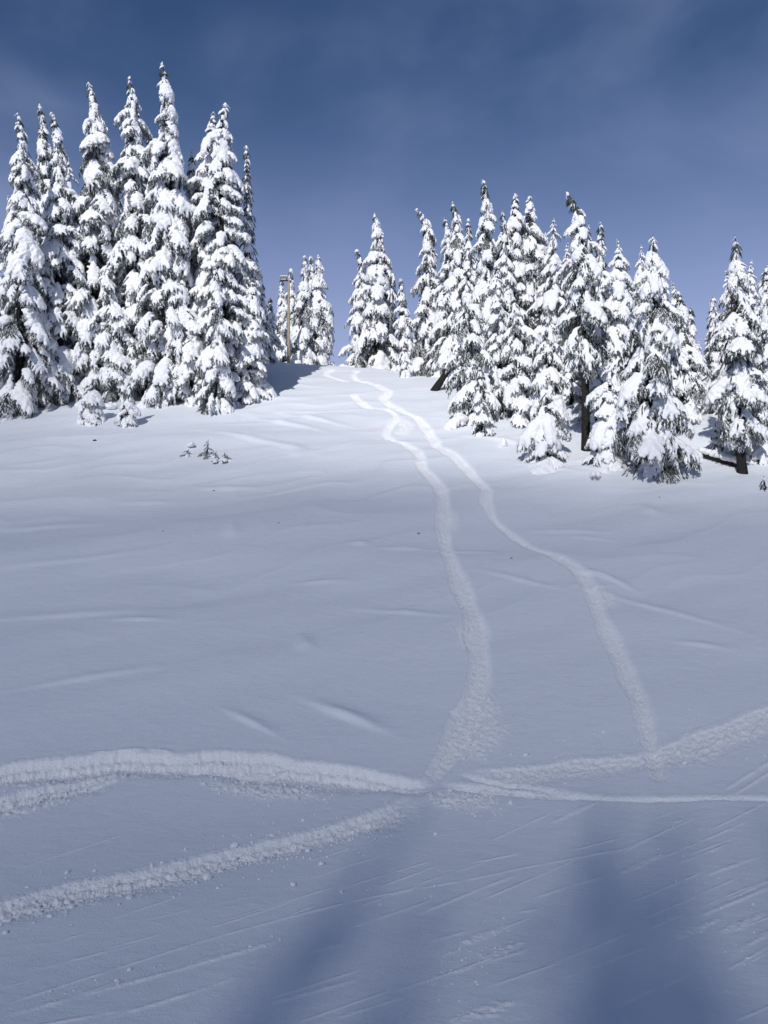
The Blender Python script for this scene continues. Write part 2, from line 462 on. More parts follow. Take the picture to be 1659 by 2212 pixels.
    # wind scoops
    for a in [(748,1545,1.0,.30,-.55,.16),(1305,1255,.9,.2,-.75,.16),(870,1186,.7,.22,.05,.10),(490,1050,1.3,.35,-.05,.14),(320,1082,1.0,.25,.1,.12),(300,1338,.8,.2,-.05,.09),
              (200,1468,1.6,.25,.28,.08),(130,1215,2.6,.3,.25,.08),(660,1395,.25,.6,.2,.10),(503,1160,.3,.9,.1,.10),(90,1138,2.2,.35,.15,.10),(540,1560,.8,.2,-.6,.09),
              (690,1255,.9,.2,0,.08),(1010,1190,1.,.2,-.1,.07),(1235,1150,1.2,.18,-.1,.09),(1200,1145,.9,.15,-.1,.08),(1410,1110,.35,.9,.2,.12),(1515,1395,.7,.18,-.3,.08),(1430,1320,1.8,.25,-.6,.08),
              (870,1320,1.3,.22,-.15,.08),(1120,1255,1.3,.2,-.5,.08),(150,1320,2.5,.35,.08,.08),(780,1178,.3,.3,0,.10),(1275,1165,.7,.15,-.2,.07),(620,915,2.4,.5,-.6,.16),(680,905,2.2,.4,-.6,.14),(560,960,3,.5,-.5,.14),(1080,955,2.2,.5,-.6,.14),
              (1180,1010,1.4,.3,-.5,.14),(1300,1020,.8,.15,-.5,.10),(640,980,.5,1.4,.2,.12)]:
        px, py, lx, ly, ang, h = a
        scoop(X, Y, Z, px, py, lx, ly, ang, h)

build_slope()

# ------------------------------------------------------------------ unseen vapour added behind the lift, its thickness shaped to dim the lower slope
def build_shade_cloud():
    alt = 300.0
    off = SUN * (alt / SUN.z)
    nx, ny = 90, 110
    gx = np.concatenate([np.linspace(-260, -26, 18), np.linspace(-23, 23, nx - 36), np.linspace(26, 260, 18)]); gy = np.concatenate([np.linspace(-500, -20, 20), np.linspace(-16, 84, ny - 20)])
    X, Y = np.meshgrid(gx, gy)
    yy = Y + .90 * X + 3.0 * fbm(X * .03, Y * .03, 3, 91)
    t = np.clip((61 - yy) / 46, 0, 1.0) ** 1.15 * 20.5 * (1 + .25 * fbm(X * .02, Y * .02, 3, 55)) + 20 * (1 - sstep(7, 22, Y - .35 * X + 2.5 * fbm(X * .12, Y * .12, 3, 14))) + .02
    edge = sstep(260, 200, np.abs(X)) * sstep(-500, -380, Y)
    t = t * edge + .02
    top = np.stack([X + off.x, Y + off.y, alt + CAMZ + t * .62], -1).reshape(-1, 3)
    bot = np.stack([X + off.x, Y + off.y, alt + CAMZ - t * .38], -1).reshape(-1, 3)
    V = np.concatenate([top, bot]); n = ny * nx
    i = (np.arange(ny - 1)[:, None] * nx + np.arange(nx - 1)[None, :]).ravel()
    Ft = np.stack([i, i + 1, i + 1 + nx, i + nx], -1)
    Fb = Ft[:, ::-1] + n
    ring = np.concatenate([np.arange(nx), np.arange(1, ny) * nx + nx - 1, (ny - 1) * nx + np.arange(nx - 2, -1, -1), np.arange(ny - 2, 0, -1) * nx])
    r2 = np.roll(ring, -1)
    Fs = np.stack([r2, ring, ring + n, r2 + n], -1)
    m = bpy.data.materials.new('shade_vapour'); m.use_nodes = True
    k = m.node_tree; k.nodes.clear()
    o_ = k.nodes.new('ShaderNodeOutputMaterial'); v = k.nodes.new('ShaderNodeVolumePrincipled')
    v.inputs['Density'].default_value = .022; v.inputs['Color'].default_value = (.97, .97, .98, 1); v.inputs['Anisotropy'].default_value = .3
    k.links.new(v.outputs[0], o_.inputs['Volume'])
    me = mesh_np('shade_cloud', V, np.concatenate([Ft, Fb, Fs]), [m])
    o = link('shade_cloud', me); o['kind'] = 'stuff'
    return o
build_shade_cloud()

# ------------------------------------------------------------------ bough prototypes
def ball_mesh(balls, voxel, disp=.0, seed=0, smooth=3):
    bm = bmesh.new()
    for (c, r, rz) in balls:
        m = Matrix.Translation(c) @ Matrix.Diagonal((r, r, r * rz, 1))
        bmesh.ops.create_icosphere(bm, subdivisions=1, radius=1.06, matrix=m)
    me = bpy.data.meshes.new('tmp'); bm.to_mesh(me); bm.free()
    o = bpy.data.objects.new('tmp', me); col.objects.link(o)
    md = o.modifiers.new('r', 'REMESH'); md.mode = 'VOXEL'; md.voxel_size = voxel
    ms = o.modifiers.new('s', 'SMOOTH'); ms.iterations = smooth; ms.factor = .5
    dg = bpy.context.evaluated_depsgraph_get(); dg.update()
    ev = bpy.data.meshes.new_from_object(o.evaluated_get(dg))
    bpy.data.objects.remove(o); bpy.data.meshes.remove(me)
    n = len(ev.vertices); co = np.empty(n * 3, np.float32); ev.vertices.foreach_get('co', co); co = co.reshape(-1, 3)
    nf = len(ev.polygons); ls = np.empty(nf * 4, np.int32); ev.loops.foreach_get('vertex_index', ls); F = ls.reshape(-1, 4)
    if disp:
        for i in range(n):
            p = Vector(co[i]) * 5.5
            v = mnoise.noise_vector(p + Vector((seed * 7, 0, 0)))
            w = mnoise.noise_vector(p * 2.7 + Vector((seed * 3, 9, 0)))
            co[i] += np.array(v) * disp + np.array(w) * disp * .4
    bpy.data.meshes.remove(ev)
    return co, F

def make_bough(seed, kind, voxel=.022, nspk=520):
    """unit bough, root at the origin, reaching along +X and drooping; kinds: hand, pillow, lance"""
    rd = random.Random(seed)
    a0, a1 = {'hand': (R(8), R(62)), 'pillow': (R(0), R(55)), 'lance': (R(35), R(78))}[kind]
    a0 += rd.uniform(-.12, .12); a1 += rd.uniform(-.15, .15)
    N = 16
    spine = [Vector((0, 0, 0))]; bend = rd.uniform(-.25, .25)
    for i in range(N):
        t = i / (N - 1); a = a0 + (a1 - a0) * t ** 1.1
        spine.append(spine[-1] + Vector((math.cos(a) * math.cos(bend * t), math.cos(a) * math.sin(bend * t), -math.sin(a))) / N)
    lines = [(spine, 1.0, 0)]
    nb = {'hand': 7, 'pillow': 7, 'lance': 5}[kind]
    wmax = {'hand': .50, 'pillow': .42, 'lance': .24}[kind]
    for j in range(nb):
        for s in (-1, 1):
            t0 = .12 + .75 * (j + rd.uniform(0, .8)) / nb
            i0 = int(t0 * N); p = spine[i0].copy(); d = (spine[min(i0 + 1, N)] - spine[max(i0 - 1, 0)]).normalized()
            L = wmax * (math.sin(math.pi * min(1, (t0 * .82 + .15))) ** .6) * rd.uniform(.6, 1.1)
            ang = R(rd.uniform(38, 66)) * s
            dd = Matrix.Rotation(ang, 3, 'Z') @ Vector((d.x, d.y, 0)).normalized()
            ln = [p.copy()]; n = 8; droop = rd.uniform(R(50), R(78))
            for q in range(n):
                a = (.12 + droop * ((q + 1) / n) ** .9)
                ln.append(ln[-1] + (dd * math.cos(a) + Vector((0, 0, -math.sin(a)))) * L / n)
            lines.append((ln, L / wmax * .8, s))
    balls = []
    fat = {'hand': 1.2, 'pillow': 1.6, 'lance': 1.1}[kind]
    # snow
    for (ln, w, s) in lines:
        n = len(ln)
        cut = 1.0 if s == 0 else rd.uniform(.62, 1.0)
        for q, p in enumerate(ln):
            t = q / (n - 1)
            if t > cut: break
            if s == 0:
                r = .085 * math.sin(math.pi * min(.5, t * 1.3 + .12)) * (1.05 - .62 * t)
            else:
                r = .062 * (1 - .62 * t) * (.6 + .4 * w)
            r *= fat * rd.uniform(.82, 1.18)
            balls.append((p + Vector((rd.uniform(-.01, .01), rd.uniform(-.01, .01), r * .62)), r, .85))
            if s == 0 and kind == 'pillow' and .1 < t < .8:
                for sy in (-1, 1): balls.append((p + Vector((0, sy * r * .9, r * .35)), r * .9, .8))
            if s != 0 and q < n - 1:
                m = (p + ln[q + 1]) / 2; balls.append((m + Vector((0, 0, r * .6)), r * .93, .85))
            elif s == 0 and q < n - 1:
                m = (p + ln[q + 1]) / 2; balls.append((m + Vector((0, 0, r * .6)), r * .97, .85))
    # webbing between the side branchlets near the spine, where snow bridges
    for j in range(14 if kind != 'lance' else 5):
        i0 = rd.randint(3, 11); p = spine[i0]; sy = rd.choice((-1, 1)); off = rd.uniform(.05, .19) * (1 if kind != 'lance' else .5)
        r = .06 * fat * rd.uniform(.7, 1.1)
        balls.append((p + Vector((rd.uniform(-.03, .03), sy * off, -off * off * 1.6 + r * .35)), r, .65))
    Vs, Fs = ball_mesh(balls, voxel, .02, seed, 2)
    # foliage spikes
    V, F, MI = [], [], []
    def spike(p, d, L, w, frost):
        d = d.normalized(); a = d.orthogonal().normalized(); b_ = d.cross(a)
        k = len(V); rot = rd.uniform(0, 6.28)
        mid = p + d * L * .4; tip = p + d * L + Vector((0, 0, -L * .12))
        V.append(p)
        for q in range(3):
            an = rot + q * 2.094
            V.append(mid + (a * math.cos(an) + b_ * math.sin(an) * .55) * w)
        V.append(tip)
        for q in range(3):
            F.append((k, k + 1 + q, k + 1 + (q + 1) % 3)); F.append((k + 4, k + 1 + (q + 1) % 3, k + 1 + q))
            MI.extend([frost, frost])
    per = nspk // (len(lines) + 3)
    for (ln, w, s) in lines:
        n = len(ln); cnt = per * (4 if s == 0 else 1)
        for _ in range(cnt):
            t = rd.uniform(.0 if s == 0 else .1, 1) ** .8; f = t * (n - 1); i0 = min(int(f), n - 2)
            p = ln[i0].lerp(ln[i0 + 1], f - i0); d = (ln[i0 + 1] - ln[i0]).normalized()
            side = d.cross(Vector((0, 0, 1)))
            if side.length < .01: side = Vector((0, 1, 0))
            side.normalize()
            v = d * rd.uniform(.3, 1) + side * rd.choice((-1, 1)) * rd.uniform(.1, 1.0) + Vector((0, 0, -rd.uniform(.25, 1.2)))
            fr = 1 if rd.random() < .46 else 0
            spike(p + Vector((0, 0, -.012)), v, rd.uniform(.06, .15) * (1.15 if s == 0 else 1), rd.uniform(.010, .020), fr)
    # woody stem
    k = len(V); ns_ = len(spine)
    for q, p in enumerate(spine):
        r = .018 * (1 - .8 * q / ns_)
        for c in range(4): V.append(p + Vector((0, math.cos(c * 1.571) * r, math.sin(c * 1.571) * r - .01)))
    for q in range(ns_ - 1):
        for c in range(4):
            a, b_ = k + q * 4 + c, k + q * 4 + (c + 1) % 4
            F.append((a, b_, b_ + 4)); F.append((a, b_ + 4, a + 4)); MI.extend([2, 2])
    Vf = np.array([tuple(v) for v in V], np.float32); Ff = np.array(F, np.int32)
    return (Vs, Fs), (Vf, Ff, MI)

KINDS_N = [('hand', 6), ('pillow', 4), ('lance', 4)]
BOUGH = {'hand': [], 'pillow': [], 'lance': []}
LOD = {'hand': [], 'pillow': [], 'lance': []}
for kd, n in KINDS_N:
    for i in range(n):
        (vs, fs), (vf, ff, mi) = make_bough(100 * len(kd) + i, kd, .021)
        BOUGH[kd].append((mesh_np('bough', vf, ff, [M_FOL, M_FROST, M_BARK], mi, False), mesh_np('snow_cap', vs, fs, [M_CAP])))
    for i in range(2):
        s_, f_ = make_bough(900 + 10 * len(kd) + i, kd, .045, 170)
        LOD[kd].append((s_, f_))

# ------------------------------------------------------------------ trees
def tube(pts, rad, n=9, flare=0):
    V, F = [], []
    for i, (p, r) in enumerate(zip(pts, rad)):
        d = (pts[min(i + 1, len(pts) - 1)] - pts[max(i - 1, 0)]).normalized()
        a = d.cross(Vector((0, 1, 0))).normalized() if abs(d.y) < .95 else d.cross(Vector((1, 0, 0))).normalized()
        b_ = d.cross(a)
        for c in range(n):
            an = c * 2 * math.pi / n
            V.append(tuple(p + (a * math.cos(an) + b_ * math.sin(an)) * r * (1 + .08 * math.sin(an * 3 + i))))
    for i in range(len(pts) - 1):
        for c in range(n):
            F.append((i * n + c, i * n + (c + 1) % n, (i + 1) * n + (c + 1) % n, (i + 1) * n + c))
    return np.array(V, np.float32), np.array(F, np.int32)

def trunk_curve(base, top, curl, rd):
    """points from below the snow to the bent leader, local to base"""
    H = top.z - base.z
    pts = []
    wob = rd.uniform(-.12, .12)
    for i in range(19):
        t = i / 18
        p = Vector(((top.x - base.x - curl) * t, (top.y - base.y) * t, H * t))
        p.x += wob * math.sin(t * 5) * min(1, H / 12)
        if t > .8:
            q = (t - .8) / .2
            p.x += curl * q ** 2.2
            p.z -= abs(curl) * .25 * q ** 3
        pts.append(p)
    return [Vector((0, 0, -.8))] + pts

def along(pts, t):
    f = 1 + t * (len(pts) - 2); i = min(int(f), len(pts) - 2)
    return pts[i].lerp(pts[i + 1], f - i)

def bough_plan(H, half_w, rd, style, bare, dens=1.0):
    """(height fraction, yaw, length, pitch, kind, has snow)"""
    out = []; t = bare; yaw0 = rd.uniform(0, 6.28); sx_ = rd.uniform(0, 99)
    reach = .60
    while t < .995:
        prof = (1 - t) ** .66
        if style == 'dome': prof = min(1, (1 - t) * 4.2) ** .6 * (1 - .42 * t)
        if style == 'column': prof = min(1, (1 - t) * 5) ** .7 * (1 - .35 * t)
        if style == 'slim': prof = .30 * (1 - t) ** .4 + .70 * max(0, 1 - t * 1.45) ** .9
        if bare > .02: prof *= min(1, .45 + (t - bare) * 3.2)
        Rh = half_w * (prof + .03) * rd.uniform(.88, 1.12)
        Rh = max(Rh * (1 if t < .86 else 1 - (t - .86) * 3.2), .17 if H > 8 else .08)
        L = min(Rh / reach, 1.5 + .25 * half_w)
        nb = 5 + int(Rh * 2.0)
        if t > .90: nb = 4
        for k in range(nb):
            yaw = yaw0 + k * 6.2832 / nb + rd.uniform(-.3, .3)
            lk = L * rd.uniform(.68, 1.12)
            Rk = Rh * rd.uniform(.82, 1.06) * (1 + .42 * mnoise.noise(Vector((math.cos(yaw) * .9 + sx_, math.sin(yaw) * .9, t * H * .38))))
            if rd.random() < .12: lk *= 1.3
            if mnoise.noise(Vector((math.cos(yaw) + sx_, math.sin(yaw) + 7, t * H * .5))) < -.42 and t < .9: continue
            x = rd.random()
            if style in ('dome', 'column', 'plastered'): kd = 'pillow' if x < .6 else 'hand'
            elif t > .72: kd = 'lance' if x < .38 else 'pillow' if x < .72 else 'hand'
            else: kd = 'hand' if x < .50 else 'pillow' if x < .70 else 'lance'
            pitch = rd.uniform(.0, .72) + (.15 if t > .75 else 0)
            if style in ('dome', 'column'): pitch -= .15
            off = max(0, Rk - lk * reach)
            out.append((min(max(t + rd.uniform(-.45, .45) * L / H * .5, .004), .992), yaw, lk, pitch, kd, rd.random() > .09 or t > .8, off))
        if t > .93: out.append((.995, rd.uniform(0, 6.28), max(.2, L * .6), 1.1, 'lance', True, 0))
        yaw0 += .62
        t += max(.34, .46 * L) / H / dens
    return out

ALLTREES = []
def twigs_mesh(pts, H, half_w, bare, rd, per_m=34):
    V, F = [], []
    for _ in range(int(H * per_m * min(1, half_w / 1.2))):
        t = bare + (1 - bare) * rd.random() ** 1.2; t = min(t, .97)
        rr_ = half_w * (1 - t) ** .8 * rd.random() ** .7 * .72; an = rd.uniform(0, 6.28)
        p = along(pts, t) + Vector((math.cos(an) * rr_, math.sin(an) * rr_, -rr_ * .5))
        d = Vector((math.cos(an) * .6, math.sin(an) * .6, -1)).normalized(); L = rd.uniform(.25, .6); w = rd.uniform(.03, .06)
        a = d.orthogonal().normalized(); b_ = d.cross(a); k = len(V)
        V.append(tuple(p))
        for q in range(3): V.append(tuple(p + d * L * .5 + (a * math.cos(q * 2.094 + an) + b_ * math.sin(q * 2.094 + an)) * w))
        V.append(tuple(p + d * L))
        for q in range(3):
            F.append((k, k + 1 + q, k + 1 + (q + 1) % 3)); F.append((k + 4, k + 1 + (q + 1) % 3, k + 1 + q))
    return np.array(V, np.float32), np.array(F, np.int32)

def make_tree(label, base, top, half_w, style='spire', curl=0.0, bare=0.02, seed=0, group=None, dens=1.0, detail=True, snow=1.0, name='hemlock_tree', cat='tree', trunk_r=None):
    rd = random.Random(seed)
    H = top.z - base.z; curl = curl * 1.2
    root = empty(name, base); tag(root, label, cat, group)
    pts = trunk_curve(base, top, curl, rd)
    r0 = trunk_r or (.011 * H + .05)
    rads = [r0 * 1.15] + [r0 * (1 - i / 18) ** .8 * (1 if i else 1.12) + .012 for i in range(19)]
    v, f = tube(pts, rads)
    link('trunk', mesh_np('trunk', v, f, [M_BARK]), root)
    plan = bough_plan(H, half_w, rd, style, bare, dens)
    if detail:
        v, f = twigs_mesh(pts, H, half_w, bare, rd)
        if len(v):
            iw = link('inner_twigs', mesh_np('inner_twigs', v, f, [M_FOL], None, False), root); iw['kind'] = 'stuff'
        for (t, yaw, L, pitch, kd, sn_, off) in plan:
            bf, bs = rd.choice(BOUGH[kd])
            b_ = link('bough', bf, root)
            b_.location = along(pts, t) + Vector((math.cos(yaw) * off, math.sin(yaw) * off, -off * .45)); b_.rotation_euler = (rd.uniform(-.2, .2), pitch, yaw)
            b_.scale = (L, L * rd.uniform(.8, 1.25) * rd.choice((-1, 1)), L * rd.uniform(.9, 1.15))
            if sn_ and snow > 0:
                c = link('snow_cap', bs, b_)
                k = snow * rd.uniform(.95, 1.12) * (1.3 if t > .86 else 1); c.scale = (1, k, k)
    else:
        SV, SF, FV, FF, FM = [], [], [], [], []; so = fo = 0
        for (t, yaw, L, pitch, kd, sn_, off) in plan:
            (vs, fs), (vf, ff, mi) = rd.choice(LOD[kd])
            M = Matrix.Translation(along(pts, t) + Vector((math.cos(yaw) * off, math.sin(yaw) * off, -off * .45))) @ Matrix.Rotation(yaw, 4, 'Z') @ Matrix.Rotation(pitch, 4, 'Y') @ Matrix.Diagonal((L, L * rd.uniform(.8, 1.25), L, 1))
            A = np.array(M)[:3]
            if sn_:
                SV.append(vs @ A[:, :3].T + A[:, 3]); SF.append(fs + so); so += len(vs)
            FV.append(vf @ A[:, :3].T + A[:, 3]); FF.append(ff + fo); fo += len(vf); FM += mi
        link('crown', mesh_np('crown', np.concatenate(FV), np.concatenate(FF), [M_FOL, M_FROST, M_BARK], FM, False), root)
        s_ = link('snow_load', mesh_np('snow_load', np.concatenate(SV), np.concatenate(SF), [M_CAP]), root); s_['kind'] = 'stuff'
    ALLTREES.append(root)
    return root

def copy_tree(src, loc, rz, s, label, group=None):
    r = src.copy(); col.objects.link(r); r.location = loc; r.rotation_euler = (0, 0, rz); r.scale = (s, s, s)
    r['label'] = label
    if group: r['group'] = group
    for ch in list(src.children):
        c = ch.copy(); col.objects.link(c); c.parent = r
    return r

def T(label, bx, by, tx, ty, hw, d=None, **k):
    """bx,by: foot and tx,ty: tip in the photograph; hw: half width there; d: distance when the foot is hidden"""
    if d is None:
        x, y = unproj(bx, by)
    else:
        y = d; x = (bx - 829.5) / FPX * d
    z = gz(x, y)
    top = Vector(((tx - 829.5) / FPX * y, y + k.pop('ty_off', 0), (1106 - ty) / FPX * y + CAMZ))
    return make_tree(label, Vector((x, y, z - .1)), top, hw / FPX * y, **k)

GL = 'tall hemlocks of the left grove'
GR = 'snow laden hemlocks along the right edge of the run'
GC = 'small group of trees on the crest'
# --- left grove, front row
T('snowy spire tree at the left edge of the photo, tip bent left', 40, 888, 37, 236, 74, curl=-.35, seed=11, group=GL)
T('snowy tree second from the left edge with a thin twisted tip', 108, 880, 85, 218, 62, d=56.5, curl=-.25, seed=12, group=GL)
T('snowy tree just right of the second spire, sharing its crown, with a short dark tip', 132, 885, 110, 235, 66, d=55.2, curl=-.4, seed=13, group=GL)
T('tall snowy tree whose hooked tip bends left, above the wider snow coated sapling', 205, 884, 187, 168, 88, d=56.5, curl=-.6, seed=14, group=GL)
T('tall snowy tree between the hooked one and the tallest one, with a lumpy right shoulder', 285, 886, 283, 158, 78, d=56.5, curl=-.3, seed=15, group=GL)
T('tallest snowy tree of the left grove, tip nodding left', 366, 900, 349, 127, 86, d=54.8, curl=-.3, seed=16, group=GL)
T('snowy tree behind the right shoulder of the tallest tree', 418, 880, 415, 322, 52, d=57.5, curl=.1, seed=17, group=GL)
T('left tree of the tall narrow pair at the right of the grove', 452, 900, 459, 236, 44, d=55.5, style='column', curl=.2, seed=18, group=GL)
T('right tree of the tall narrow pair, tip bent right', 482, 892, 489, 215, 50, d=54.6, style='column', curl=.35, seed=19, group=GL)
T('very thin snow plastered spire standing alone at the right end of the left grove', 537, 862, 535, 310, 44, curl=-.05, style='slim', seed=20, group=GL, dens=1.1, snow=1.15)
# lower trees in front of them
T('lower bushy tree filling the left corner of the grove', 72, 885, 92, 560, 72, d=54.2, seed=21, group=GL, curl=-.2)
T('lower tree with long drooping boughs between the two snow coated saplings', 246, 884, 240, 560, 62, d=55.0, seed=22, group=GL, curl=.2)
T('broad lower tree with heaped snow in front of the tallest spire', 412, 905, 390, 560, 60, d=53.8, seed=23, group=GL, curl=.1, snow=1.1)
T('lower tree at the foot of the tall narrow pair', 470, 900, 466, 575, 52, d=52.0, seed=24, group=GL, snow=1.1)
T('snow plastered tree right under the thin lone spire', 537, 862, 545, 600, 32, d=54.5, seed=25, group=GL, style='column', snow=1.15)
T('small slim tree peeking out right of the thin lone spire', 570, 772, 568, 605, 20, d=69, seed=26, group=GL, snow=1.1)
T('smallest slim tree right of the lone spire, next to the crest', 586, 768, 584, 640, 20, d=72, seed=27, group=GL, snow=1.1)
# --- saplings in front of the left grove
T('wide snow coated sapling in front of the left grove', 197, 914, 197, 832, 27, style='column', seed=31, group='snow coated saplings', snow=1.25, dens=1.3, name='sapling', cat='sapling')
T('narrow snow coated sapling with a thin top in front of the left grove', 277, 924, 280, 822, 24, style='spire', seed=32, group='snow coated saplings', snow=1.25, dens=1.3, name='sapling', cat='sapling')
# --- crest group
T('leftmost slim tree of the crest group, left of the lamp pole', 610, 770, 608, 596, 24, d=80, seed=41, group=GC, snow=1.25, dens=1.1)
T('second crest tree, directly behind the lamp pole', 634, 772, 628, 578, 26, d=79, seed=42, group=GC, snow=1.25)
T('crest tree with the widest skirt, just right of the lamp pole', 655, 775, 656, 550, 42, d=77, seed=43, group=GC, snow=1.25)
T('middle tip of the crest group, squeezed between two others', 676, 775, 671, 550, 36, d=80, seed=44, group=GC, snow=1.2)
T('rightmost tree of the crest group, sloping right skirt', 692, 778, 686, 548, 48, d=78, seed=45, group=GC, snow=1.25)
# --- right grove
T('slim tree at the left end of the right grove, tip bent left', 776, 785, 768, 534, 40, d=75, seed=51, group=GR, curl=-.5, snow=1.15)
T('second tree of the right grove, broad and full with a rounded tip', 810, 788, 811, 456, 58, d=73, seed=52, group=GR, curl=-.35, snow=1.15)
T('slim tree tucked against the right side of the broad full tree', 845, 790, 841, 560, 28, d=74.5, seed=53, group=GR, snow=1.1)
T('short blunt tree in the dip between two taller spires', 878, 800, 868, 597, 30, d=73, seed=54, group=GR, snow=1.1)
T('small bright sapling at the snow edge under the short blunt tree', 876, 812, 874, 735, 17, seed=55, group=GR, snow=1.1, name='sapling', cat='sapling')
T('tall spire of the right grove whose hooked tip bends far left', 918, 808, 901, 440, 48, d=69, seed=56, group=GR, curl=-1.0)
T('slim spire half hidden left of the hooked double crown', 958, 830, 958, 464, 36, d=66, seed=57, group=GR, curl=-.3)
T('spire with a small hook and a side tuft below its tip', 982, 835, 977, 430, 50, d=64, seed=58, group=GR, curl=-.4)
T('thin low spire between the small hooked one and the tallest of the right grove', 1012, 850, 1010, 470, 34, d=63, seed=59, group=GR)
T('tallest tree of the right grove with a thin wavy tip', 1046, 890, 1041, 382, 56, d=57, seed=60, group=GR, curl=-.3)
T('pointed spire just left of the two round topped trees', 1090, 900, 1085, 450, 46, d=56, seed=61, group=GR, curl=-.15)
T('left one of the two round topped trees', 1118, 900, 1115, 415, 44, d=58, seed=62, group=GR, style='dome', snow=1.0)
T('right one of the two round topped trees', 1150, 905, 1143, 421, 46, d=58.5, seed=63, group=GR, style='dome', snow=1.0)
T('large full tree with bent tip on a long dark bare trunk', 1267, 976, 1222, 403, 84, seed=64, group=GR, curl=-.7, bare=.38, trunk_r=.25)
T('slim spire behind the right side of the bare trunked tree', 1300, 930, 1296, 476, 38, d=52, seed=65, group=GR, snow=1.1)
T('blunt headed tree with snow clumps left of the broad low skirted tree', 1334, 930, 1333, 537, 42, d=51, seed=66, group=GR, style='column', snow=1.1)
T('broad low skirted tree with an evenly pointed top and dark foot', 1412, 1030, 1406, 508, 100, seed=67, group=GR, bare=.06, trunk_r=.3, curl=0, dens=1.05)
T('bent bushy tree behind the right flank of the broad low skirted tree', 1470, 960, 1462, 620, 44, d=50, seed=68, group=GR, curl=-.3, snow=1.1)
T('slim tree at the left side of the gap that shows the far snow', 1492, 940, 1493, 660, 34, d=54, seed=69, group=GR, snow=1.1)
T('bright narrow tree on the right side of the gap that shows the far snow', 1545, 862, 1542, 638, 26, d=60, seed=70, group=GR, snow=1.15)
T('short bright tree in the sunny gap, left of the bright narrow one', 1530, 858, 1533, 664, 20, d=62, seed=71, group=GR, snow=1.15)
T('tall tree with dark thin tip and dark trunk near the right edge', 1604, 1020, 1584, 508, 70, seed=72, group=GR, bare=.17, trunk_r=.24, curl=0)
T('bright slender spire high at the right edge behind others', 1642, 900, 1641, 604, 22, d=58, seed=73, group=GR, snow=1.15)
T('tree cut off by the right edge of the photo', 1668, 990, 1659, 570, 56, d=45, seed=74, group=GR)
# front trees of the right grove
T('dense tree whose foot meets the snow left of the round topped pair', 1038, 925, 1005, 600, 66, d=50.5, seed=75, group=GR)
T('small narrow tree in front, touching the open snow with its pointed foot', 1043, 942, 1035, 782, 26, seed=76, group=GR)
T('tree with fine hanging boughs left of the bare dark trunk', 1183, 985, 1186, 655, 52, d=46, seed=77, group=GR)
T('squat snow heavy tree in front, just left of the bare dark trunk', 1180, 997, 1180, 845, 42, seed=78, group=GR, style='column', snow=1.2)
T('fully snow plastered column of a tree just right of the bare dark trunk', 1312, 1006, 1316, 785, 33, seed=79, group=GR, style='column', snow=1.25, dens=1.3)
T('dense tree behind the fine boughed tree', 1120, 940, 1110, 640, 60, d=51, seed=80, group=GR)
T('dull snow plastered column left of the dark trunk at the right', 1583, 1008, 1578, 800, 30, d=43.5, seed=81, group=GR, style='column', snow=1.2, dens=1.2)
T('drooping tree in front of the right edge, foot on dark shaded snow', 1638, 1008, 1640, 780, 44, d=42.5, seed=82, group=GR)
T('tiny snow capped sapling standing in the gap right of the broad skirted tree', 1547, 985, 1545, 912, 12, seed=83, group=GR, snow=1.3, style='column', name='sapling', cat='sapling')
T('tiny sapling half buried in snow at the right edge of the photo', 1652, 1056, 1650, 1028, 10, seed=84, snow=1.3, name='sapling', cat='sapling')

# leaning tree: dark trunk rising to the right out of the snow, crown leaning into the grove
bx, by = unproj(938, 843)
lt = make_tree('tree that leans right on a dark slanting trunk above the open snow', Vector((bx, by, gz(bx, by) - .1)),
               Vector(((1042 - 829.5) / FPX * (by - 1), by - 1, (1106 - 690) / FPX * (by - 1) + CAMZ)), 1.7, seed=85, bare=.44, trunk_r=.28, name='leaning_tree')

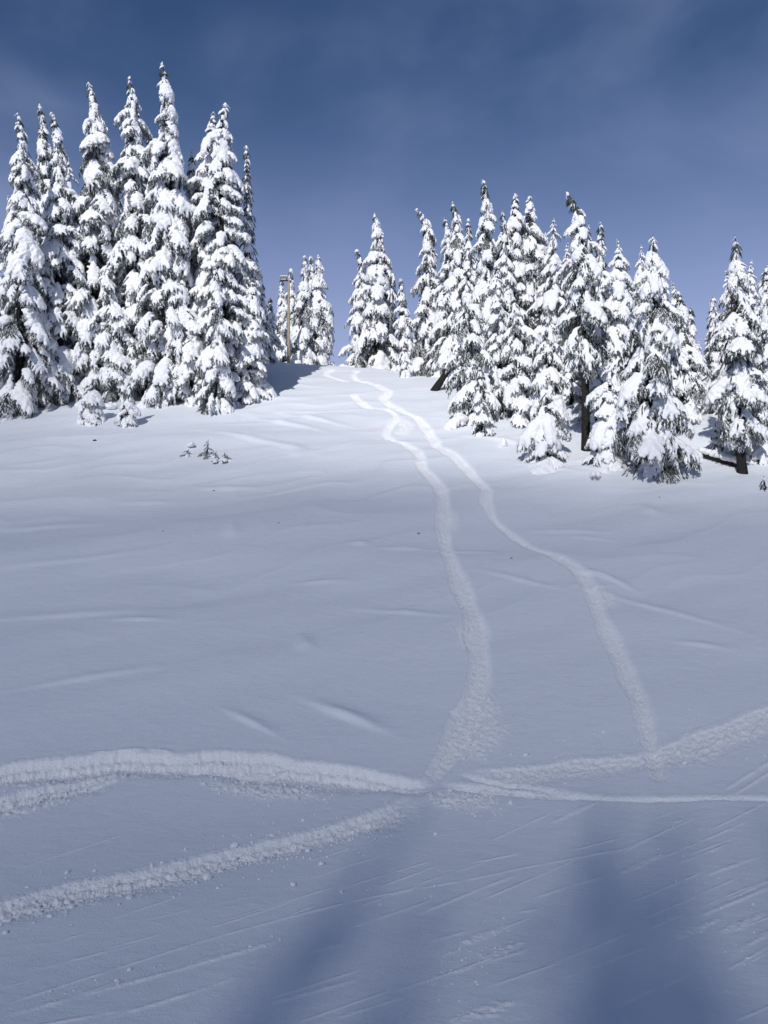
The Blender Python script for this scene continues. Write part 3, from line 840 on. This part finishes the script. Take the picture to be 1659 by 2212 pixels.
# --- back trees with joined crowns: three patterns, copied
protos = []
for i in range(4):
    b0 = Vector((-300 + i * 12, -300, gz(-300 + i * 12, -300)))
    protos.append(make_tree('snowy tree in the forest behind the chairlift, out of the picture', b0, b0 + Vector((0, 0, 16)), 2.2 + .3 * (i % 2), seed=200 + i, detail=False, curl=(-.4, .2, -.2, .1)[i], group='trees behind the lift'))
rb = random.Random(3)
INNER = [(20,62,15,'behind the spire at the left edge'), (150,63,18,'between the short dark tip and the hooked left tree'), (230,62,17,'right behind the hooked tree of the left grove'),
 (320,64,19,'just left of the tallest spire'), (400,62,14,'below the right shoulder of the tallest spire'), (480,61,13,'behind the tall narrow pair'),
 (60,60,13,'low behind the leftmost two spires'), (205,58.5,13,'above the wide snow coated sapling'), (345,59,14,'behind the broad heaped tree of the left grove'), (440,58.5,12,'low behind the tall narrow pair'),
 (905,80,9,'at the foot of the far left hooked spire'), (950,78,11,'behind the dark slanting trunk'), (1030,72,13,'behind the tallest tree of the right grove'), (1075,70,13,'behind the pointed spire by the round topped pair'),
 (1130,67,13,'behind the round topped pair'), (1180,64,12,'between the round topped pair and the bent tip tree'), (1225,60,11,'left behind the bare dark trunk'), (1270,58,12,'directly behind the bare dark trunk'),
 (1330,60,11,'behind the blunt headed tree'), (1385,58,11,'behind the broad low skirted tree, at its left'), (1430,60,10,'behind the broad low skirted tree, at its right'),
 (1235,54,10,'low between the fine boughed tree and the bare trunk'), (1195,56,12,'above the squat snow heavy tree'), (1360,54,9,'low between the plastered column and the broad skirted tree'), (1590,60,11,'behind the dark tipped tall tree at the right'),
 (1625,57,10,'right behind the dark tipped tall tree'), (1665,53,10,'behind the tree cut off by the right edge'), (1510,78,10,'far down the gap that shows distant snow'), (1480,70,9,'at the left side of the far gap'), (1555,80,9,'at the right side of the far gap'), (1525,86,9,'farthest back in the gap'),
 (1448,52,9,'wedged behind the right skirt of the broad low skirted tree'), (1570,52,9,'just left of the dark tipped tall tree'), (1650,49,9,'between the dark tipped tall tree and the picture edge'),
 (1290,49,7,'low at the right of the bare dark trunk'), (1080,54,9,'low behind the dense tree at the snow edge'), (1350,62,10,'high behind the plastered column')]
for px, d, h, where in INNER:
    x = (px - 829.5) / FPX * d
    side = 'left grove' if px < 600 else 'right grove'
    copy_tree(protos[rb.randint(0, 3)], Vector((x, d, gz(x, d) - .2)), rb.uniform(0, 6.28), h * (1.04 if px > 600 else 1) / 16 * rb.uniform(.95, 1.05),
              'half hidden snowy tree ' + where, 'trees deep inside the ' + side)

# --- trees behind the lift, whose tips throw the long soft shadows over the groomed run
def shade_tree(gx, gy, dist, w):
    """a tree so placed that the shadow of its tip falls on ground point gx, gy"""
    zt = float(base_h(np.array(gx), np.array(gy))) + CAMZ
    hx = -SUN.x / _h; hy = -SUN.y / _h
    bx_, by_ = gx - hx * dist, gy - hy * dist
    tip = zt + dist * math.tan(SUN_EL)
    g0 = gz(bx_, by_)
    H = tip - g0
    o = copy_tree(protos[rb.randint(0, 3)], Vector((bx_, by_, g0 - .2)), rb.uniform(0, 6.28), H / 16, 'snowy tree in the forest behind the chairlift, out of the picture', 'trees behind the lift')
    o.scale = (w, w, (H + .2) / 16)
    return o
for px, py, dist, w in [(905,1690,112,1.5),(1300,1700,106,1.6),(1430,1740,112,2.0),(1640,1700,106,1.4),(960,1900,104,1.8)]:
    gx_, gy_ = unproj(px, py)
    shade_tree(gx_, gy_, dist, w)
print('trees', len(ALLTREES), 'objects', len(bpy.data.objects))

# ------------------------------------------------------------------ shrubs poking out of the snow, left of the middle
def shrub(label, px, py, h, w, seed, caps=3, dark=True):
    x, y = unproj(px, py); z = gz(x, y)
    rd = random.Random(seed)
    root = empty('buried_sapling', (x, y, z - .08)); tag(root, label, 'sapling', 'sapling tips poking out of the open snow')
    pts = [Vector((0, 0, -.3)), Vector((0, 0, 0)), Vector((rd.uniform(-.05, .05), 0, h * .6)), Vector((rd.uniform(-.08, .08), 0, h))]
    v, f = tube(pts, [.05, .045, .03, .008], 6); link('trunk', mesh_np('trunk', v, f, [M_BARK]), root)
    n = 16; w = w * 1.3
    for i in range(n):
        t = i / n
        b_ = link('bough', rd.choice(BOUGH['lance' if i % 2 else 'hand'])[0], root)
        L = w * (1.15 - t) * rd.uniform(.8, 1.1)
        b_.location = (0, 0, h * (.08 + .88 * t)); b_.rotation_euler = (0, rd.uniform(-.35, .1), i * 2.4); b_.scale = (L, L, L)
        if i % 16 < caps:
            link('snow_cap', rd.choice(BOUGH['pillow'])[1], b_)
    return root
shrub('small dark bushy sapling tip, leftmost of the cluster in the open snow', 406, 984, .40, .42, 1, 3)
shrub('tallest dark pointed sapling tip of the cluster in the open snow', 447, 985, 1.00, .42, 2, 2)
shrub('sapling tip between the tallest one and the snow heaped one', 467, 994, .62, .40, 3, 3)
shrub('dark sapling tip under a heap of snow, right end of the cluster', 487, 994, .52, .45, 4, 5)

def mound(label, px, py, w, dpt, h, seed, twigs=0, d=None, name='snow_mound', cat='snow mound', group=None, dz=0.):
    if d is None: x, y = unproj(px, py)
    else: y = d; x = (px - 829.5) / FPX * d
    z = gz(x, y) + dz
    rd = random.Random(seed)
    balls = []
    for k in range(9):
        r = rd.uniform(.28, .5)
        balls.append((Vector((rd.uniform(-.5, .5), rd.uniform(-.4, .4), rd.uniform(-.1, .35))), r, .8))
    v, f = ball_mesh(balls, .06, .05, seed, 4)
    v = v * np.array([w / 1.5, dpt / 1.3, h / .9], np.float32)
    if twigs:
        root = empty(name, (x, y, z))
        link('snow_cap', mesh_np('snow_cap', v + np.array([0, 0, h * .2]), f, [M_CAP]), root)
        for k in range(twigs):
            b_ = link('twig', rd.choice(BOUGH['lance'])[0], root)
            b_.location = (rd.uniform(-.3, .3) * w, -.25 * dpt, h * .25); b_.scale = (w * .5,) * 3; b_.rotation_euler = (0, -.2, rd.uniform(-2.6, -.5))
    else:
        root = link(name, mesh_np(name, v, f, [M_HARD])); root.location = (x, y, z)
    tag(root, label, cat, group); return root
mound('small stump wearing a square snow cap in the open snow below the bare dark trunk', 1287, 1036, .55, .5, .42, 3, 4, name='snowy_stump', cat='stump')
mound('rounded snow mound beside the log right of the broad skirted tree', 1493, 990, 1.2, 1.0, 1.0, 4)
mound('lower snow lump in front of the big mound right of the broad skirted tree', 1478, 1012, .7, .6, .5, 5)
mound('pointed snow lump at the snow edge right of the narrow front tree', 1086, 968, .55, .5, .7, 6)
mound('bright snow heap at the foot of the slim leftmost tree of the right grove', 752, 782, 1.8, 1.2, .8, 8, d=73)
mound('bright snow heap right of the lamp pole foot', 640, 772, 1.2, 1.0, .8, 9, d=74.5)
mound('snow heap at the foot of the second tree of the right grove', 868, 800, 1.6, 1.2, 1.0, 10, d=70)
mound('soft snow heap at the foot of the left grove between the two saplings', 232, 900, 1.6, 1.2, .6, 11, d=52.5)
mound('snow heap on the left tip of the sapling cluster', 412, 972, .42, .4, .28, 13, dz=.15)

# fallen log with snow on it, at the foot of the dark trunk on the right
x0, y0 = unproj(1512, 985); x1, y1 = unproj(1598, 1012)
A = Vector((x0, y0, gz(x0, y0) + .18)); B = Vector((x1, y1, gz(x1, y1) + .18))
root = empty('fallen_log', A); tag(root, 'snow covered fallen log sloping down to the dark trunk at the right', 'log')
pts = [Vector((0, 0, 0)).lerp(B - A, t / 6) + Vector((0, 0, .04 * math.sin(t))) for t in range(7)]
v, f = tube(pts, [.17, .16, .16, .15, .14, .13, .12], 9)
v2, f2 = ball_mesh([(p, .15, 1) for p in pts] + [(pts[0], .17, 1), (pts[-1], .13, 1)], .05, .02, 1, 2)
link('log', mesh_np('log', v, f, [M_BARK]), root)
bl = []
rd = random.Random(9)
for k in range(26):
    p = Vector((0, 0, 0)).lerp(B - A, k / 25); bl.append((p + Vector((0, -.02, .2 + rd.uniform(-.03, .05))), rd.uniform(.17, .27), .85))
v, f = ball_mesh(bl, .05, .03, 2, 3)
link('snow_cap', mesh_np('snow_cap', v, f, [M_CAP]), root)

# ------------------------------------------------------------------ the lamp pole on the crest
def box_np(cx, cy, cz, sx, sy, sz, bev=.02, rot=None):
    bm = bmesh.new(); bmesh.ops.create_cube(bm, size=1)
    for v in bm.verts: v.co = Vector((v.co.x * sx, v.co.y * sy, v.co.z * sz))
    bmesh.ops.bevel(bm, geom=bm.edges[:], offset=bev, segments=2, affect='EDGES')
    M = Matrix.Translation((cx, cy, cz)) @ (rot or Matrix.Identity(4))
    bmesh.ops.transform(bm, matrix=M, verts=bm.verts)
    return bm
def bm_obj(name, bm, m, parent):
    me = bpy.data.meshes.new(name); bm.to_mesh(me); bm.free(); me.materials.append(m)
    return link(name, me, parent)
dpl = 73.0; xp = (623.5 - 829.5) / FPX * dpl; zp = gz(xp, dpl); ztop = (1106 - 604) / FPX * dpl + CAMZ
lp = empty('light_pole', (xp, dpl, zp)); tag(lp, 'thin tan wooden pole with a floodlight on top, standing on the crest', 'light pole')
Hp = ztop - zp
v, f = tube([Vector((0, 0, -.6)), Vector((0, 0, Hp * .5)), Vector((.02, 0, Hp))], [.15, .13, .10], 12)
link('pole', mesh_np('pole', v, f, [M_WOOD]), lp)
bm_obj('bracket', box_np(-.18, -.05, Hp - .12, .62, .08, .08, .01), M_METAL, lp)
hd = bm_obj('lamp_housing', box_np(-.42, -.18, Hp + .05, .62, .34, .34, .05, Matrix.Rotation(R(-25), 4, 'X')), M_METAL, lp)
bm_obj('lens', box_np(-.42, -.34, Hp - .02, .50, .04, .24, .01, Matrix.Rotation(R(-25), 4, 'X')), M_GLASS, hd)
v, f = ball_mesh([(Vector((-.42 + .12 * k, -.15, Hp + .26)), .14, .6) for k in (-2, -1, 0, 1, 2)], .04, .01, 3, 2)
link('snow_cap', mesh_np('snow_cap', v, f, [M_CAP]), lp)

# ------------------------------------------------------------------ snow crumbs thrown off the tracks (nobody could count them)
def crumbs():
    rd = random.Random(12)
    bm = bmesh.new(); bmesh.ops.create_icosphere(bm, subdivisions=1, radius=1)
    V0 = np.array([tuple(v.co) for v in bm.verts], np.float32); F0 = np.array([[v.index for v in f.verts] for f in bm.faces], np.int32); bm.free()
    Vs, Fs = [], []; off = 0
    zones = [((0,1975),(850,1765),26,300,.9),((440,1685),(720,1705),18,200,.8),((0,1745),(200,1705),12,130,.8),((960,1720),(1100,1730),18,120,.8),((1000,1660),(1659,1585),26,220,.7),
             ((1040,1500),(1000,1620),34,140,.7),((1290,1290),(1400,1610),14,110,.7),((1000,1290),(1030,1480),16,100,.7),((0,2190),(620,2030),12,70,.5),((930,2130),(1100,2010),40,80,.5),((1380,1790),(1640,1960),90,110,.5),((500,1800),(950,1900),60,50,.8)]
    for (a, b_, sp, n, s) in zones:
        for _ in range(n):
            t = rd.random(); px = a[0] + (b_[0] - a[0]) * t + rd.gauss(0, 6); py = a[1] + (b_[1] - a[1]) * t + rd.gauss(0, sp)
            x, y = unproj(px, py); z = surf_z(x, y)
            r = min(.07, .012 + rd.expovariate(1 / .009)) * s * 1.2
            V = V0 * (r * np.array([rd.uniform(.8, 1.4), rd.uniform(.8, 1.3), rd.uniform(.6, .95)])) * (1 + .25 * np.array([[rd.uniform(-1, 1)] for _ in V0]))
            Vs.append(V + np.array([x, y, z + r * .45])); Fs.append(F0 + off); off += len(V0)
    o = link('snow_crumbs', mesh_np('snow_crumbs', np.concatenate(Vs), np.concatenate(Fs), [M_HARD], None, False)); o['kind'] = 'stuff'
crumbs()

# larger clods one can point at
def clod(px, py, r, label, seed):
    x, y = unproj(px, py); rd = random.Random(seed)
    balls = [(Vector((rd.uniform(-.4, .4), rd.uniform(-.3, .3), rd.uniform(-.1, .2))), rd.uniform(.45, .7), .85) for _ in range(5)]
    v, f = ball_mesh(balls, .16, .10, seed, 1)
    o = link('snow_clod', mesh_np('snow_clod', v * r, f, [M_HARD])); o.location = (x, y, surf_z(x, y) + r * .35)
    tag(o, label, 'snow clod', 'snow clods below the tracks')
clod(633, 1910, .07, 'largest white snow clod below the lower bank', 1)
clod(694, 1864, .08, 'snow clod tight under the lower bank near its middle', 2)
clod(738, 1928, .05, 'lone snow clod on the groomed run, lowest of the clods under the lower bank', 3)
clod(942, 1795, .065, 'snow clod on the groomed run below the crossing of the tracks', 4)
clod(1480, 1648, .09, 'snow clod below the wide rough band near the right', 5)

# dark bits of bark and twig blown onto the snow
def debris(px, py, s, label, seed):
    x, y = unproj(px, py); rd = random.Random(seed)
    pts = [Vector((0, 0, 0)), Vector((s * .5, s * rd.uniform(-.3, .3), s * .15)), Vector((s, s * rd.uniform(-.3, .3), 0))]
    v, f = tube(pts, [s * .16, s * .2, s * .08], 6)
    o = link('twig', mesh_np('twig', v, f, [M_BARK])); o.location = (x, y, surf_z(x, y) + s * .08); o.rotation_euler = (0, 0, rd.uniform(-.6, .6))
    tag(o, label, 'twig', 'dark twigs lying on the snow')
debris(201, 959, .22, 'dark twig alone on the snow below the wide snow coated sapling', 1)
debris(1102, 1210, .09, 'dark speck of bark between the two descending tracks', 2)
debris(460, 1053, .10, 'dark twig on the snow below the cluster of sapling tips', 3)
debris(902, 1152, .10, 'dark twig just left of the left descending track', 4)
debris(1423, 1079, .10, 'dark twig on the snow below the broad skirted tree', 5)
debris(350, 1159, .07, 'dark twig on the open middle snow at the left', 6)
debris(600, 1140, .07, 'dark twig on the open middle snow left of the tracks', 7)
print('total objects', len(bpy.data.objects))
